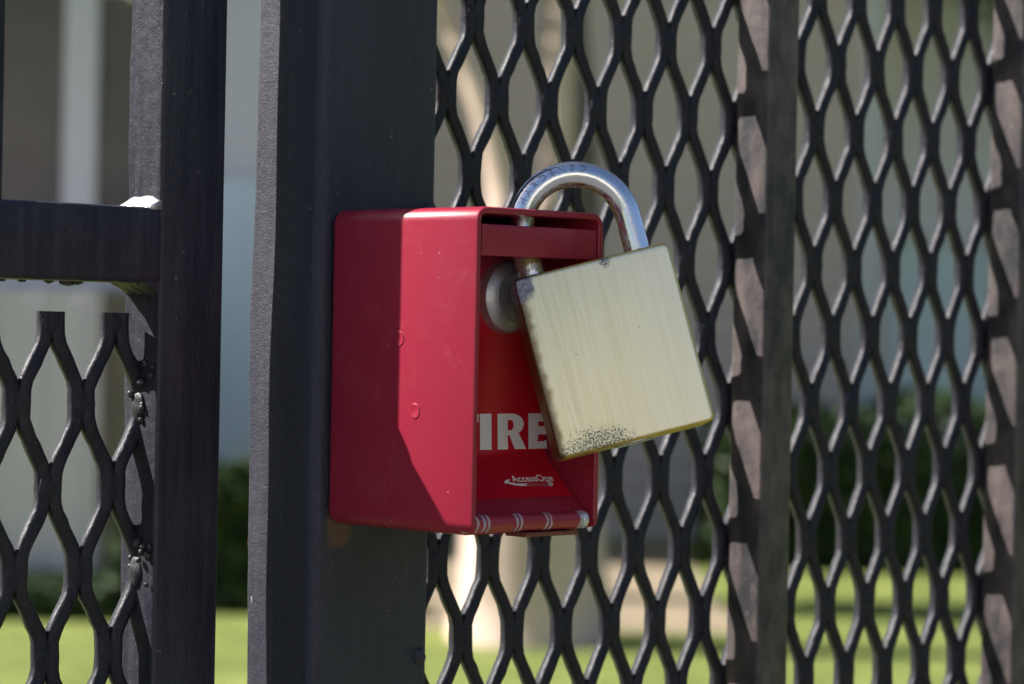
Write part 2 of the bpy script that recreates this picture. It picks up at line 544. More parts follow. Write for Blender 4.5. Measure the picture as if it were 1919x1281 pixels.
M_grass = grass_mat()
sheet('lawn', -400, 400, -300, 900, 0.0, M_grass)
M_conc = simple('grey_asphalt', (0.09, 0.088, 0.085), 0.85, ns=6, var=0.15, bs=0.3, bd=0.004)
sheet('driveway', -40, 40, -30, 0.7, 0.004, M_conc)
M_mulch = simple('dry_leaf_mulch', (0.27, 0.215, 0.14), 0.95, ns=5, var=0.45, bs=1.0, bd=0.05)
sheet('mulch_bed', -0.75, 0.95, 11.25, 15.75, 0.006, M_mulch)

# ------------------------------------------------------------------ houses behind
def siding(mb, x0, x1, y, z0, z1, pitch_=0.15):
    """lapped boards facing -Y; front face steps out at each lower edge"""
    z = z0; prof = []
    while z < z1 - 1e-6:
        zt = min(z + pitch_, z1)
        prof += [(y - 0.018, z), (y - 0.004, zt)]
        z = zt
    prof = [(y + 0.15, z0)] + prof + [(y + 0.15, z1)]
    v = [(x0, p[0], p[1]) for p in prof] + [(x1, p[0], p[1]) for p in prof]
    m = len(prof)
    f = [(i, (i + 1) % m, m + (i + 1) % m, m + i) for i in range(m)]
    f += [tuple(range(m)), tuple(range(m, 2 * m))[::-1]]
    mb.add(v, f)


def frame_ring(mb, x0, x1, z0, z1, y0, y1, t):
    mb.box(x0 - t, x0, y0, y1, z0 - t, z1 + t)
    mb.box(x1, x1 + t, y0, y1, z0 - t, z1 + t)
    mb.box(x0, x1, y0, y1, z1, z1 + t)
    mb.box(x0, x1, y0, y1, z0 - t, z0)


M_wallA = simple('taupe_siding', (0.64, 0.53, 0.47), 0.8, ns=2.0, var=0.10)
M_wallB = simple('pale_blue_grey_siding', (0.68, 0.68, 0.73), 0.75, ns=2.0, var=0.06)
M_wallC = simple('pale_grey_siding', (0.80, 0.79, 0.88), 0.75, ns=2.0, var=0.06)
M_skirt = simple('pale_skirting_boards', (0.72, 0.66, 0.77), 0.75, ns=2.0, var=0.05)
M_brownpost = simple('brown_timber', (0.20, 0.165, 0.145), 0.8, ns=3, var=0.25)
M_trim = simple('grey_green_white_trim', (0.64, 0.65, 0.65), 0.6, ns=4, var=0.05)
M_screen = simple('dark_window_screen', (0.115, 0.10, 0.085), 0.7, ns=2.5, var=0.5)
M_glass = simple('painted_sky_glass', (0.58, 0.74, 0.95), 0.3, spec=0.6, ns=1.5, var=0.25)  # sky reflection put into the pane's base colour
M_door = simple('pale_blue_door_paint', (0.64, 0.75, 0.86), 0.5, ns=2, var=0.08)
M_roof = simple('brown_roof_shingle', (0.12, 0.10, 0.09), 0.9, ns=8, var=0.3)


def px2x(px, Y): return (px - 959.5) / F_PX * Y


# left wing: light siding with screened windows
YL = 15.8
hl = empty('house', (-3.0, YL + 2, 0), 0, 'pale blue grey house wing with dark screened windows, blurred behind the gate', 'house')
ox, oy = -3.0, YL + 2
def loc(mb, o): mb.v = [(x - o[0], y - o[1], z - o[2]) for x, y, z in mb.v]; return mb
mb = MB(); siding(mb, -6.0, -1.36, YL, 0, 4.6); loc(mb, (ox, oy, 0)).build('wall', M_wallB, hl, smooth=False)
mb = MB(); mb.box(-6.3, -1.2, YL - 0.5, YL + 4, 4.6, 4.75); mb.box(-6.3, -1.2, YL + 0.3, YL + 3.2, 4.75, 5.2); loc(mb, (ox, oy, 0)).build('roof', M_roof, hl, smooth=False)
wz0, wz1 = CAM_H + 0.30, CAM_H + 1.86
for (xa, xb) in ((-3.35, -2.535), (-2.36, -1.86)):
    w_ = MB(); frame_ring(w_, xa, xb, wz0, wz1, YL - 0.07, YL + 0.02, 0.082)
    wo = loc(w_, (ox, oy, 0)).build('window', M_trim, hl, smooth=False)
    g_ = MB(); g_.box(xa, xb, YL - 0.035, YL - 0.025, wz0, wz1); loc(g_, (ox, oy, 0)).build('pane', M_screen, wo, smooth=False)
dr = MB(); dr.box(-1.78, -1.42, YL - 0.06, YL - 0.02, 0.15, CAM_H + 0.83); loc(dr, (ox, oy, 0)).build('door', M_door, hl, smooth=False)

pb = MB(); pb.box(-3.9, -2.0, 13.6, YL - 0.03, 0, CAM_H + 0.16)
for k_ in range(9): pb.box(-3.85 + k_ * 0.22, -3.82 + k_ * 0.22, 13.585, 13.598, 0.02, CAM_H + 0.14)
loc(pb, (ox, oy, 0)).build('porch_skirt', M_skirt, hl, smooth=False)

pb = MB(); pb.box(-1.998, -1.74, 13.65, 13.9, 0, CAM_H + 0.16); loc(pb, (ox, oy, 0)).build('porch_post', M_brownpost, hl, smooth=False)

# taupe wing in the middle
YA = 16.4
ha = empty('house', (0.4, YA + 2, 0), 0, 'taupe sided house wall in shade, blurred behind the middle of the mesh', 'house')
mb = MB(); siding(mb, -1.35, 2.12, YA, 0, 4.6); loc(mb, (0.4, YA + 2, 0)).build('wall', M_wallA, ha, smooth=False)
mb = MB(); mb.box(-1.19, 2.3, YA - 0.5, YA + 4, 4.6, 4.75); mb.box(-1.19, 2.3, YA + 0.3, YA + 3.2, 4.75, 5.2); loc(mb, (0.4, YA + 2, 0)).build('roof', M_roof, ha, smooth=False)
mb = MB(); mb.box(2.02, 2.135, YA - 0.03, YA + 0.05, 0, 4.59); loc(mb, (0.4, YA + 2, 0)).build('corner_trim', M_trim, ha, smooth=False)

# pale house at right
YB = 17.6
hb = empty('house', (4.2, YB + 2, 0), 0, 'pale grey sided house with a blue reflecting window, blurred at the right above the hedge', 'house')
mb = MB(); siding(mb, 2.14, 7.0, YB, 0, 4.2); loc(mb, (4.2, YB + 2, 0)).build('wall', M_wallC, hb, smooth=False)
mb = MB(); mb.box(2.3, 7.2, YB - 0.4, YB + 4, 4.2, 4.35); mb.box(2.3, 7.2, YB + 0.3, YB + 3.2, 4.35, 4.9); loc(mb, (4.2, YB + 2, 0)).build('roof', M_roof, hb, smooth=False)
w_ = MB(); frame_ring(w_, 2.36, 3.0, CAM_H - 0.40, CAM_H + 0.60, YB - 0.07, YB, 0.06)
wo = loc(w_, (4.2, YB + 2, 0)).build('window', M_trim, hb, smooth=False)
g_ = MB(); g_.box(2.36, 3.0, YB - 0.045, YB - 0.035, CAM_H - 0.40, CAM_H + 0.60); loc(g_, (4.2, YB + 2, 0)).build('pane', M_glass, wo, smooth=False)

# ------------------------------------------------------------------ planting
def leaf_mat(name, c1, c2):
    m, n, l, b = nodemat(name)
    f = noise(n, l, tc(n, l), 5, 4, 0.7)
    l.new(mix(n, l, ramp(n, l, f, ((0.3, K0), (0.7, K1))), c1, c2), b.inputs['Base Color'])
    setin(b, Roughness=0.6, Specular_IOR_Level=0.3)
    return m


M_hedge = leaf_mat('dark_hedge_leaf', (0.018, 0.040, 0.012), (0.045, 0.085, 0.022))
M_leaf = leaf_mat('light_tree_leaf', (0.07, 0.13, 0.03), (0.15, 0.22, 0.06))
M_bark = simple('pale_smooth_bark', (0.66, 0.50, 0.42), 0.8, ns=5, var=0.28, bs=0.4, bd=0.01)
M_bark2 = simple('grey_brown_bark', (0.13, 0.105, 0.09), 0.9, ns=7, var=0.35, bs=0.6, bd=0.01)


def leaves(pts, size, seed):
    r = np.random.default_rng(seed)
    k = len(pts)
    a = r.normal(size=(k, 3)); a /= np.linalg.norm(a, axis=1)[:, None]
    b_ = r.normal(size=(k, 3)); b_ -= (a * b_).sum(1)[:, None] * a; b_ /= np.linalg.norm(b_, axis=1)[:, None]
    s = size * r.uniform(0.6, 1.3, k)[:, None]
    p = np.asarray(pts)
    v = np.stack([p - a * s, p + b_ * s * 0.45, p + a * s, p - b_ * s * 0.45], 1).reshape(-1, 3)
    f = [(4 * i, 4 * i + 1, 4 * i + 2, 4 * i + 3) for i in range(k)]
    return v, f


def hedge(cx, cy, sx, sy, h, label, seed, count):
    e = empty('hedge', (cx, cy, 0), 0, label, 'hedge')
    r = np.random.default_rng(seed)
    p = r.uniform(-1, 1, (count, 3))
    # push to the outer shell
    m = np.max(np.abs(p), 1)[:, None]
    p = p / m * r.uniform(0.72, 1.0, (count, 1))
    x = p[:, 0] * sx; y = p[:, 1] * sy
    top = h * (0.93 + 0.07 * np.sin(x * 3.1 + seed) + 0.04 * np.sin(x * 9))
    z = (p[:, 2] * 0.5 + 0.5) * top
    v, f = leaves(np.stack([x, y, z], 1), 0.045, seed)
    mesh_obj('foliage', v, f, M_hedge, e, smooth=False)
    core = MB(); core.box(-sx * 0.8, sx * 0.8, -sy * 0.7, sy * 0.7, 0.02, h * 0.72)
    core.build('branches', M_hedge, e, smooth=False)


hedge(2.75, 14.9, 1.72, 0.55, 0.90, 'long dark green clipped hedge below the pale house, blurred at the right', 3, 24000)
hedge(-1.30, 12.0, 0.36, 0.3, 0.67, 'dark green shrub between the gate stile and the post, in front of the blue door', 5, 6000)
hedge(-2.25, 11.65, 0.60, 0.40, 0.12, 'low dark green shrub under the screened windows at the lower left', 6, 6000)


# unseen tall hedge, added at left to darken what the black paint reflects
lh = empty('hedge', (-9.5, 1.0, 0), 0, 'tall dark hedge added outside the left edge of view, darkening reflections in the paint', 'hedge')
_r = np.random.default_rng(21)
_p = _r.uniform(-1, 1, (26000, 3)); _p = _p / np.max(np.abs(_p), 1)[:, None] * _r.uniform(0.85, 1, (26000, 1))
_v, _f = leaves(np.stack([_p[:, 0] * 0.8, _p[:, 1] * 8.0, (_p[:, 2] * 0.5 + 0.5) * 4.6], 1), 0.11, 21)
mesh_obj('foliage', _v, _f, M_hedge, lh, smooth=False)
_c = MB(); _c.box(-0.65, 0.65, -7.7, 7.7, 0.02, 4.3); _c.build('branches', M_hedge, lh, smooth=False)
rh = empty('hedge', (12.5, -2.0, 0), 0, 'tall dark hedge added outside the right edge of view, darkening reflections in the paint', 'hedge')  # second unseen hedge, added so the front faces reflect something dark
_v, _f = leaves(np.stack([_p[:, 0] * 0.8, _p[:, 1] * 11.0, (_p[:, 2] * 0.5 + 0.5) * 4.6], 1), 0.12, 22)
mesh_obj('foliage', _v, _f, M_hedge, rh, smooth=False)
_c = MB(); _c.box(-0.65, 0.65, -10.7, 10.7, 0.02, 4.3); _c.build('branches', M_hedge, rh, smooth=False)
# unseen pale house, added behind the viewpoint as a sunlit reflection for the brass
M_stucco = simple('warm_stucco', (0.72, 0.66, 0.55), 0.85, ns=1.5, var=0.06)
hc = empty('house', (3.5, -15.0, 0), R(-143), 'cream stucco house across the drive, behind the viewpoint', 'house')
_c = MB(); _c.box(-6, 6, 0, 6, 0, 4.8); _c.build('wall', M_stucco, hc, smooth=False)
_c = MB(); _c.add([(-6.4, -0.5, 4.8), (6.4, -0.5, 4.8), (6.4, 6.5, 4.8), (-6.4, 6.5, 4.8), (-6.4, 3, 6.6), (6.4, 3, 6.6)], [(0, 1, 5, 4), (2, 3, 4, 5), (0, 4, 3), (1, 2, 5), (0, 3, 2, 1)]); _c.build('roof', M_roof, hc, smooth=False)
for _x in (-4.5, 4.2):
    _c = MB(); frame_ring(_c, _x - 0.6, _x + 0.6, 1.1, 2.4, -0.05, -0.001, 0.1); _w = _c.build('window', M_trim, hc, smooth=False)
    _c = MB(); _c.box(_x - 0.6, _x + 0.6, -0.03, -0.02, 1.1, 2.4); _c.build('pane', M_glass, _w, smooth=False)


def tree(name, base, stems, mat, crown, label, seed, leafm=None):
    e = empty(name, base, 0, label, 'tree')
    rs = random.Random(seed)
    mb = MB()
    for st in stems:
        rings = []
        k = len(st)
        # smooth the polyline with a Catmull-Rom
        P = [Vector(p[:3]) for p in st]; rad = [p[3] for p in st]
        for i in range(k - 1):
            for q in range(6):
                t = q / 6
                p0 = P[max(i - 1, 0)]; p1 = P[i]; p2 = P[i + 1]; p3 = P[min(i + 2, k - 1)]
                c = 0.5 * ((2 * p1) + (p2 - p0) * t + (2 * p0 - 5 * p1 + 4 * p2 - p3) * t * t + (-p0 + 3 * p1 - 3 * p2 + p3) * t ** 3)
                rr = rad[i] * (1 - t) + rad[i + 1] * t
                rings.append([(c.x + rr * math.cos(a) * (1 + 0.1 * math.sin(3 * a + i)), c.y + rr * math.sin(a), c.z) for a in [2 * math.pi * s / 14 for s in range(14)]])
        c = P[-1]; rr = rad[-1]
        rings.append([(c.x + rr * math.cos(a), c.y + rr * math.sin(a), c.z) for a in [2 * math.pi * s / 14 for s in range(14)]])
        mb.rings(rings)
    mb.build('trunk', mat, e)
    if crown:
        pts = []
        r = np.random.default_rng(seed)
        for (x, y, z, rad_, cnt) in crown:
            for _ in range(9):
                cc = np.array([x, y, z]) + r.normal(size=3) * rad_ * 0.55
                q = r.normal(size=(cnt // 9, 3)) * rad_ * 0.27
                pts.append(cc + q)
        v, f = leaves(np.concatenate(pts), 0.05, seed)
        mesh_obj('crown', v, f, leafm or M_leaf, e, smooth=False)
    return e


# multi-stemmed tree with pale bark (base seen under the red box)
tree('crape_myrtle', (-0.10, 10.9, 0), [
    [(0.20, 0, -0.1, 0.36), (0.18, 0, 0.12, 0.30), (0.17, 0, 0.5, 0.27), (0.13, 0, 1.0, 0.20), (0.09, 0, 1.5, 0.10), (0.06, 0, 1.75, 0.065), (-0.02, 0, 2.05, 0.055), (-0.2, 0.05, 2.5, 0.05), (-0.5, 0.1, 3.3, 0.035)],
    [(0.08, 0.03, 0.9, 0.10), (0.20, 0.06, 1.4, 0.075), (0.26, 0.1, 1.9, 0.06), (0.28, 0.12, 2.5, 0.05), (0.45, 0.2, 3.3, 0.03)],
], M_bark, [(-0.5, 0, 4.0, 1.0, 5000)], 'pale barked multi-stemmed tree rising blurred behind the red box', 11)
tree('young_tree', (0.24, 12.7, 0), [
    [(0, 0, -0.1, 0.17), (0.02, 0, 0.5, 0.14), (0.0, 0, 1.2, 0.13), (0.02, 0, 1.9, 0.12), (-0.02, 0, 2.6, 0.10), (0.0, 0, 3.4, 0.04)],
], M_bark2, [(0.0, 0, 4.2, 0.9, 4500)], 'straight grey brown tree trunk blurred behind the padlock shackle', 12)
tree('small_tree', (-0.93, 12.9, 0), [
    [(0, 0, -0.1, 0.07), (0.02, 0, 0.8, 0.06), (0.0, 0, 1.7, 0.05), (-0.1, 0, 3.0, 0.04)],
], M_bark2, [(-0.9, 0, 3.25, 0.30, 3500), (-0.4, 0, 3.3, 0.32, 3500), (0.1, 0, 3.3, 0.30, 3500)], 'small tree with its trunk hidden behind the wide black post, shading the lawn', 15)
tree('leafy_tree', (3.0, 16.4, 0), [
    [(0.6, 0, -0.1, 0.10), (0.55, 0, 0.9, 0.08), (0.45, 0, 1.9, 0.07), (0.2, 0, 3.0, 0.05)],
], M_bark2, [(-0.25, 0, 3.75, 0.60, 9000), (0.45, -0.2, 3.3, 0.45, 5500)], 'light green leafy tree crown in front of the pale house at upper right', 13)

# ------------------------------------------------------------------ fence on the right
fen = Thing('metal_fence', -0.043, -0.001, ZG, 'black steel fence with expanded metal mesh, wide post and thin pickets, right of the gap', 'fence')


def post_wob(u, n, z):
    if u < -0.055 and n < 0.0:
        n += 0.0006 * math.sin(z * 33 + 1.0) + 0.00035 * math.sin(z * 71 + 0.4) * math.sin(z * 19) + 0.00012 * math.sin(z * 330) * math.sin(z * 47)
        u += 0.0005 * math.sin(z * 29 + 2) + 0.0002 * math.sin(z * 83)
    return u, n


prism_z(fen, -0.0678, -0.0190, -0.0174, 0.0150, 0.0045, ZG, 0.75, seg=7, nz=400, rs4=(0.003, 0.0035, 0.0048, 0.0014), wobf=post_wob).build('post', M_post, fen.e)
for uu in (0.1394, 0.2925, 0.445):
    prism_z(fen, uu, uu + 0.0165, -0.0005, 0.0155, 0.0016, ZG + 0.05, 0.75, seg=4, nz=3).build('picket', M_pick, fen.e)
for zz in (0.62, ZG + 0.10):
    prism_u(fen, -0.002, 0.0145, zz, zz + 0.03, 0.0016, -0.0195, 0.60).build('rail', M_post, fen.e)
A_ = 0.011723
strand_panel(fen, 0, -0.0035, 0.0, A_, 0.0254, 0.0118, -2, 42, 0.60, -1.0, 0.0041, 0.0048, R(20), 3, 0.16).build('expanded_mesh', M_mesh, fen.e, auto=50)
# weld runs where the mesh meets the post
wb = MB()
for i, (z, r_) in enumerate(((-0.0478, 0.0032), (-0.187, 0.0026))):
    wb = MB(); blob(wb, fen.V(-0.0235, 0.0150, z), r_, (1, 0.55, 1), i); wb.build('weld_bead', M_post, fen.e)


# a rusty crack with a bare chip on the post's back edge
ck = MB(); rings = []
for k in range(13):
    z_ = -0.1500 - 0.0165 * k / 12
    cu0 = -0.0680 + 0.0007 * math.sin(k * 0.27) ; cn0 = -0.0166 + 0.0022 * (k / 12) ** 1.4
    r0 = 0.00045 * math.sin(math.pi * (k + 0.6) / 13.2)
    rings.append([fen.V(cu0 + r0 * math.cos(a), cn0 + r0 * 0.9 * math.sin(a), z_) for a in [2 * math.pi * s / 10 for s in range(10)]])
ck.rings(rings).build('rust_crack', M_rust, fen.e)
ck = MB(); blob(ck, fen.V(-0.0677, -0.0140, -0.1688), 0.0009, (0.5, 1, 2.0), 4); ck.build('paint_chip', M_pin, fen.e)

# ------------------------------------------------------------------ gate on the left
gat = Thing('metal_gate', -0.0957, -0.0201, ZG, 'black steel gate with a horizontal rail over expanded metal mesh, left of the gap', 'gate')


def stile_wob(u, n, z):
    if u < -0.10 and n < -0.02:
        n += 0.0003 * math.sin(z * 90) + 0.0002 * math.sin(z * 260)
    return u, n


prism_z(gat, -0.1080, -0.0834, -0.0288, -0.0114, 0.0014, ZG + 0.06, 0.75, seg=4, nz=260, wobf=stile_wob).build('stile', M_gate, gat.e)
prism_u(gat, -0.0288, -0.0112, -0.0716, -0.0488, 0.0018, -0.62, -0.1078).build('rail', M_gate, gat.e)
prism_z(gat, -0.1835, -0.1640, -0.0288, -0.0114, 0.0014, -0.0490, 0.75, seg=4, nz=3).build('picket', M_gate, gat.e)
strand_panel(gat, -0.1508, -0.0225, -0.1012, 0.01150, 0.02489, 0.0116, -32, 4, -0.0807, -1.0, 0.0045, 0.0050, R(18), 4, 0.13).build('expanded_mesh', M_mesh, gat.e, auto=50)
# fillet weld on top of the rail, against the stile
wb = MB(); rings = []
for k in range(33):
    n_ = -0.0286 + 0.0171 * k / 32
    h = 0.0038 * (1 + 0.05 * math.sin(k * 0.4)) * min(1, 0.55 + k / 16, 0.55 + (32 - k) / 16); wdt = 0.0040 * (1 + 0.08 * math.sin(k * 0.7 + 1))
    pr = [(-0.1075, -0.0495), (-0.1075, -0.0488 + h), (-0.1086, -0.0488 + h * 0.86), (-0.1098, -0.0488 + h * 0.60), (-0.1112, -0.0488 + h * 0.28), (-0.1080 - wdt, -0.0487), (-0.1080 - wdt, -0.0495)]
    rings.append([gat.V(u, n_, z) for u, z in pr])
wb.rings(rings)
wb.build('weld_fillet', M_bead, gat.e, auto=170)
wb = MB(); rings = []
for k in range(33):
    n_ = -0.0284 + 0.0166 * k / 32
    h = 0.0034 * (1 + 0.10 * math.sin(k * 0.6) + 0.06 * math.sin(k * 1.7)); wdt = 0.0060 * (1 + 0.08 * math.sin(k * 0.8 + 1))
    pr = [(-0.1075, -0.0708), (-0.1075, -0.0716 - h), (-0.1100, -0.0716 - h * 0.5), (-0.1130, -0.0716 - h * 0.15), (-0.1080 - wdt, -0.0714), (-0.1080 - wdt, -0.0708)]
    rings.append([gat.V(u, n_, z) for u, z in pr])
wb.rings(rings)
for i, (u, n_, r_) in enumerate(((-0.1335, -0.0225, 0.0018), (-0.1285, -0.0245, 0.0012), (-0.1305, -0.0230, 0.0012), (-0.156, -0.024, 0.0010), (-0.147, -0.0265, 0.0009), (-0.1375, -0.0265, 0.0010))):
    blob(wb, gat.V(u, n_, -0.0716), r_, (1.6, 1.2, 0.8), i)
wb.build('paint_drip', M_weld, gat.e, auto=60)
# weld spatter where mesh meets the stile
for zc_, sd in ((-0.1025, 1), (-0.1525, 2), (-0.2025, 5)):
    wb = MB(); rs = random.Random(sd)
    blob(wb, gat.V(-0.1082, -0.0205, zc_ - 0.0065), 0.0027, (0.5, 1.0, 1.6), sd)
    for q in range(9):
        blob(wb, gat.V(-0.1082 - rs.uniform(0, 0.0012), -0.0190 + rs.uniform(-0.004, 0.0062), zc_ + 0.001 + rs.uniform(-0.012, 0.0065)), rs.uniform(0.0007, 0.0015), (1, 1, 1), q, 7)
    wb.build('weld_spatter', M_weld, gat.e, auto=60)

# ------------------------------------------------------------------ red key box
box = Thing('key_box', -0.037, 0.015, -0.1435, 'crimson metal key box fixed to the black post, front flap marked FIRE', 'key box')
UL, UR, ZB, ZT, NB, NF = -0.0635, -0.0108, -0.1437, -0.0480, 0.0151, 0.0800


def shell():
    mb = MB()
    seg = 6
    def prof(ins, r): return rrect(UL + ins, UR - ins, ZB + ins, ZT - ins, r, seg)
    t = 0.0020
    back = 0.0028
    outer = []
    # rounded back edge, then run to the front, fold in, run back inside
    for a in range(5):
        an = R(90 * a / 4)
        ins = back * (1 - math.sin(an)); n = NB + back * (1 - math.cos(an))
        outer.append((ins, n, max(0.0042 - ins, 0.0012)))
    outer += [(0.0, NF - 0.0006, 0.0042), (0.0003, NF - 0.0001, 0.0039), (0.0007, NF, 0.0036), (t - 0.0005, NF, 0.0024), (t - 0.0001, NF - 0.0003, 0.0021), (t, NF - 0.0008, 0.0020), (t, NB + 0.002, 0.0020)]
    rings = []
    for (i, n, r) in outer:
        ring = []
        for (u, z) in prof(i, r):
            # the floor stops short of the hinge; only the two walls run to the front edge
            nn = min(n, 0.0735) if (z < ZB + 0.0035 and UL + 0.0020 < u < UR - 0.0020) else n
            ring.append(box.V(u, nn, z))
        rings.append(ring)
    mb.rings(rings)
    return mb


hs = shell().build('housing', M_red, box.e, auto=40)
# rivet heads on the left flank
for (n_, z_) in ((0.0473, -0.0868), (0.0548, -0.1081)):
    rings = []
    for (dx, rr) in ((0.0006, 0.0024), (0.0, 0.0023), (-0.00020, 0.0021), (-0.00022, 0.0017), (-0.00008, 0.0013)):
        rings.append([box.V(UL + dx, n_ + rr * math.cos(a), z_ + rr * 1.02 * math.sin(a)) for a in [2 * math.pi * s / 24 for s in range(24)]])
    MB().rings(rings).build('rivet', M_red, box.e)


def door_n(z):
    """door face: upright above, swept forward towards the hinge"""
    pts = ((-0.0530, 0.0590), (-0.1180, 0.0590), (-0.1212, 0.0597), (-0.1236, 0.0616), (-0.1260, 0.0640), (-0.1384, 0.0768))
    if z >= pts[0][0]: return pts[0][1]
    for (za, na), (zb, nb) in zip(pts, pts[1:]):
        if z >= zb: return na + (nb - na) * (za - z) / (za - zb)
    return pts[-1][1]


DL, DR = -0.0612, -0.0131
zs = [-0.0530, -0.075, -0.1, -0.115] + [-0.118 - 0.0206 * i / 22 for i in range(1, 23)]
zs[-1] = -0.1384
# front face then back face of the sheet
ring_l = [(door_n(z), z) for z in zs] + [(door_n(z) - 0.0016, z + (0.0 if z > -0.12 else 0.0004)) for z in reversed(zs)]
dm = MB().rings([[box.V(u, n, z) for n, z in ring_l] for u in (DL, DR)])
door = dm.build('door', M_red, box.e, auto=30)
# top flange of the flap, hanging just inside the hood
fl = MB().rings([[box.V(u, n, z) for n, z in rrect(0.0781, 0.0793, -0.0622, -0.0530, 0.0005, 3)] for u in (DL + 0.0004, DR - 0.0002)])
fl.rings([[box.V(u, n, z) for n, z in rrect(0.0590, 0.0700, -0.0546, -0.0532, 0.0005, 3)] for u in (DL + 0.0004, DR)])
fl.build('top_flange', M_red, box.e)


# 2-D outlines -> mesh
def fill2d(loops):
    cu = bpy.data.curves.new('outline', 'CURVE'); cu.dimensions = '2D'; cu.fill_mode = 'BOTH'
    for lp in loops:
        s = cu.splines.new('POLY'); s.points.add(len(lp) - 1)
        for p, q in zip(s.points, lp): p.co = (q[0], q[1], 0, 1)
        s.use_cyclic_u = True
    return cu2mesh(cu)


def cu2mesh(cu):
    o = bpy.data.objects.new('tmp', cu); COL.objects.link(o)
    dg = bpy.context.evaluated_depsgraph_get(); dg.update()
    me = bpy.data.meshes.new_from_object(o.evaluated_get(dg))
    v = [tuple(p.co) for p in me.vertices]; f = [tuple(p.vertices) for p in me.polygons]
    bpy.data.objects.remove(o); bpy.data.curves.remove(cu); bpy.data.meshes.remove(me)
    return v, f


def text2d(s, size, offset=0.0, sx=1.0, spacing=1.0):
    cu = bpy.data.curves.new('t', 'FONT'); cu.body = s; cu.size = size; cu.offset = offset; cu.space_character = spacing
    cu.resolution_u = 4
    v, f = cu2mesh(cu)
    return [(x * sx, y, z) for x, y, z in v], f


def on_door(name, v, f, u0, z0, mat, lift, parent, slope=False):
    """lay (x, y) artwork on the door; on the sloping part y runs along the sheet"""
    out = []
    for x, y, _ in v:
        if slope:
            z = z0 + y * 0.695; n = door_n(z)
            out.append(box.V(u0 + x, n + lift * 0.7, z + lift * 0.72))
        else:
            z = z0 + y; out.append(box.V(u0 + x, door_n(z) + lift, z))
    return mesh_obj(name, out, f, mat, parent, smooth=False)


# sticker: a thin vinyl sheet following the door
st_z = [-0.0700, -0.09, -0.105, -0.115] + [-0.118 - (0.1336 - 0.118) * i / 18 for i in range(1, 19)]
sv = []; sf = []
for i, z in enumerate(st_z):
    for u in (DL + 0.0003, DR - 0.0006):
        k = 0.00012
        sv.append(box.V(u, door_n(z) + k, z + (k if z < -0.12 else 0)))
for i in range(len(st_z) - 1): sf.append((2 * i, 2 * i + 1, 2 * i + 3, 2 * i + 2))
stk = mesh_obj('sticker', sv, sf, M_sticker, door, auto=40)
H = 0.0108
st, hb_ = 0.0044, 0.0025


def box_loop(x0, x1, y0, y1): return [(x0, y0), (x1, y0), (x1, y1), (x0, y1)]


def arc(cx, cy, rx, ry, a0, a1, k=14): return [(cx + rx * math.cos(R(a0 + (a1 - a0) * i / k)), cy + ry * math.sin(R(a0 + (a1 - a0) * i / k))) for i in range(k + 1)]


letF = [[(0, 0), (st, 0), (st, H * .40), (0.0078, H * .40), (0.0078, H * .40 + hb_), (st, H * .40 + hb_), (st, H - hb_), (0.0096, H - hb_), (0.0096, H), (0, H)]]
letI = [box_loop(0, st * 1.08, 0, H)]
letE = [[(0, 0), (0.0098, 0), (0.0098, hb_), (st, hb_), (st, H * .40), (0.0090, H * .40), (0.0090, H * .40 + hb_), (st, H * .40 + hb_), (st, H - hb_), (0.0096, H - hb_), (0.0096, H), (0, H)]]
rb = H * 0.395
letR = [[(0, 0), (st, 0), (st, rb), (0.0052, rb), (0.0072, 0), (0.0121, 0), (0.0092, rb + 0.0004)] + arc(0.0058, H * .695, 0.0054, H * .305, -58, 90) + [(0, H)],
        [(st, H * .53), (0.0056, H * .53)] + arc(0.0056, H * .675, 0.0013, H * .145, -90, 90, 8) + [(st, H * .82)]]
for loops, u_ in ((letF, -0.0513), (letI, -0.0411), (letR, -0.0338), (letE, -0.0208)):
    v, f = fill2d(loops)
    on_door('letter', v, f, u_, -0.1197, M_white, 0.0002, stk)
v, f = text2d('AccessOne', 0.0037, 0.00006, 1.02)
on_door('logo_text', v, f, -0.0346, -0.1292, M_white, 0.00022, stk, True)
v, f = text2d('technologies', 0.0022, 0.00001, 0.98)
on_door('logo_text', v, f, -0.0306, -0.1305, M_greyprint, 0.00022, stk, True)
# swoosh of the logo and its small double chevron
sw = [(0.0026, 0.0016)] + arc(0.0040, 0.0, 0.0046, 0.0014, 110, 200, 8) + arc(0.0075, 0.0006, 0.0075, 0.0022, 205, 270, 8) + [(0.0086, -0.0006)] + arc(0.0064, 0.0006, 0.0050, 0.0012, 260, 185, 8) + [(0.0022, 0.0010)]
v, f = fill2d([sw])
on_door('logo_mark', v, f, -0.0378, -0.1293, M_white, 0.00022, stk, True)
for k in (0, 1):
    v, f = fill2d([[(0, -0.0008), (0.0007, -0.0008), (0.0016, 0.0004), (0.0007, 0.0014), (0, 0.0014), (0.0009, 0.0004)]])
    on_door('logo_mark', v, f, -0.0212 + k * 0.0010, -0.1301, M_white, 0.00022, stk, True)

# domed lock cylinder on the flap
cu_, cz_ = -0.0318, -0.0738
rings = []
for (dn, rr) in ((0.0, 0.0110), (0.0012, 0.0110), (0.0030, 0.0104), (0.0043, 0.0088), (0.0048, 0.0074), (0.0044, 0.0072), (0.0048, 0.0069), (0.0050, 0.0050), (0.0050, 0.0022), (0.0038, 0.0020)):
    rings.append([box.V(cu_ + rr * math.cos(a), 0.0590 + dn, cz_ + rr * math.sin(a)) for a in [2 * math.pi * s / 48 for s in range(48)]])
MB().rings(rings).build('lock_cylinder', M_cyl, door, auto=25)

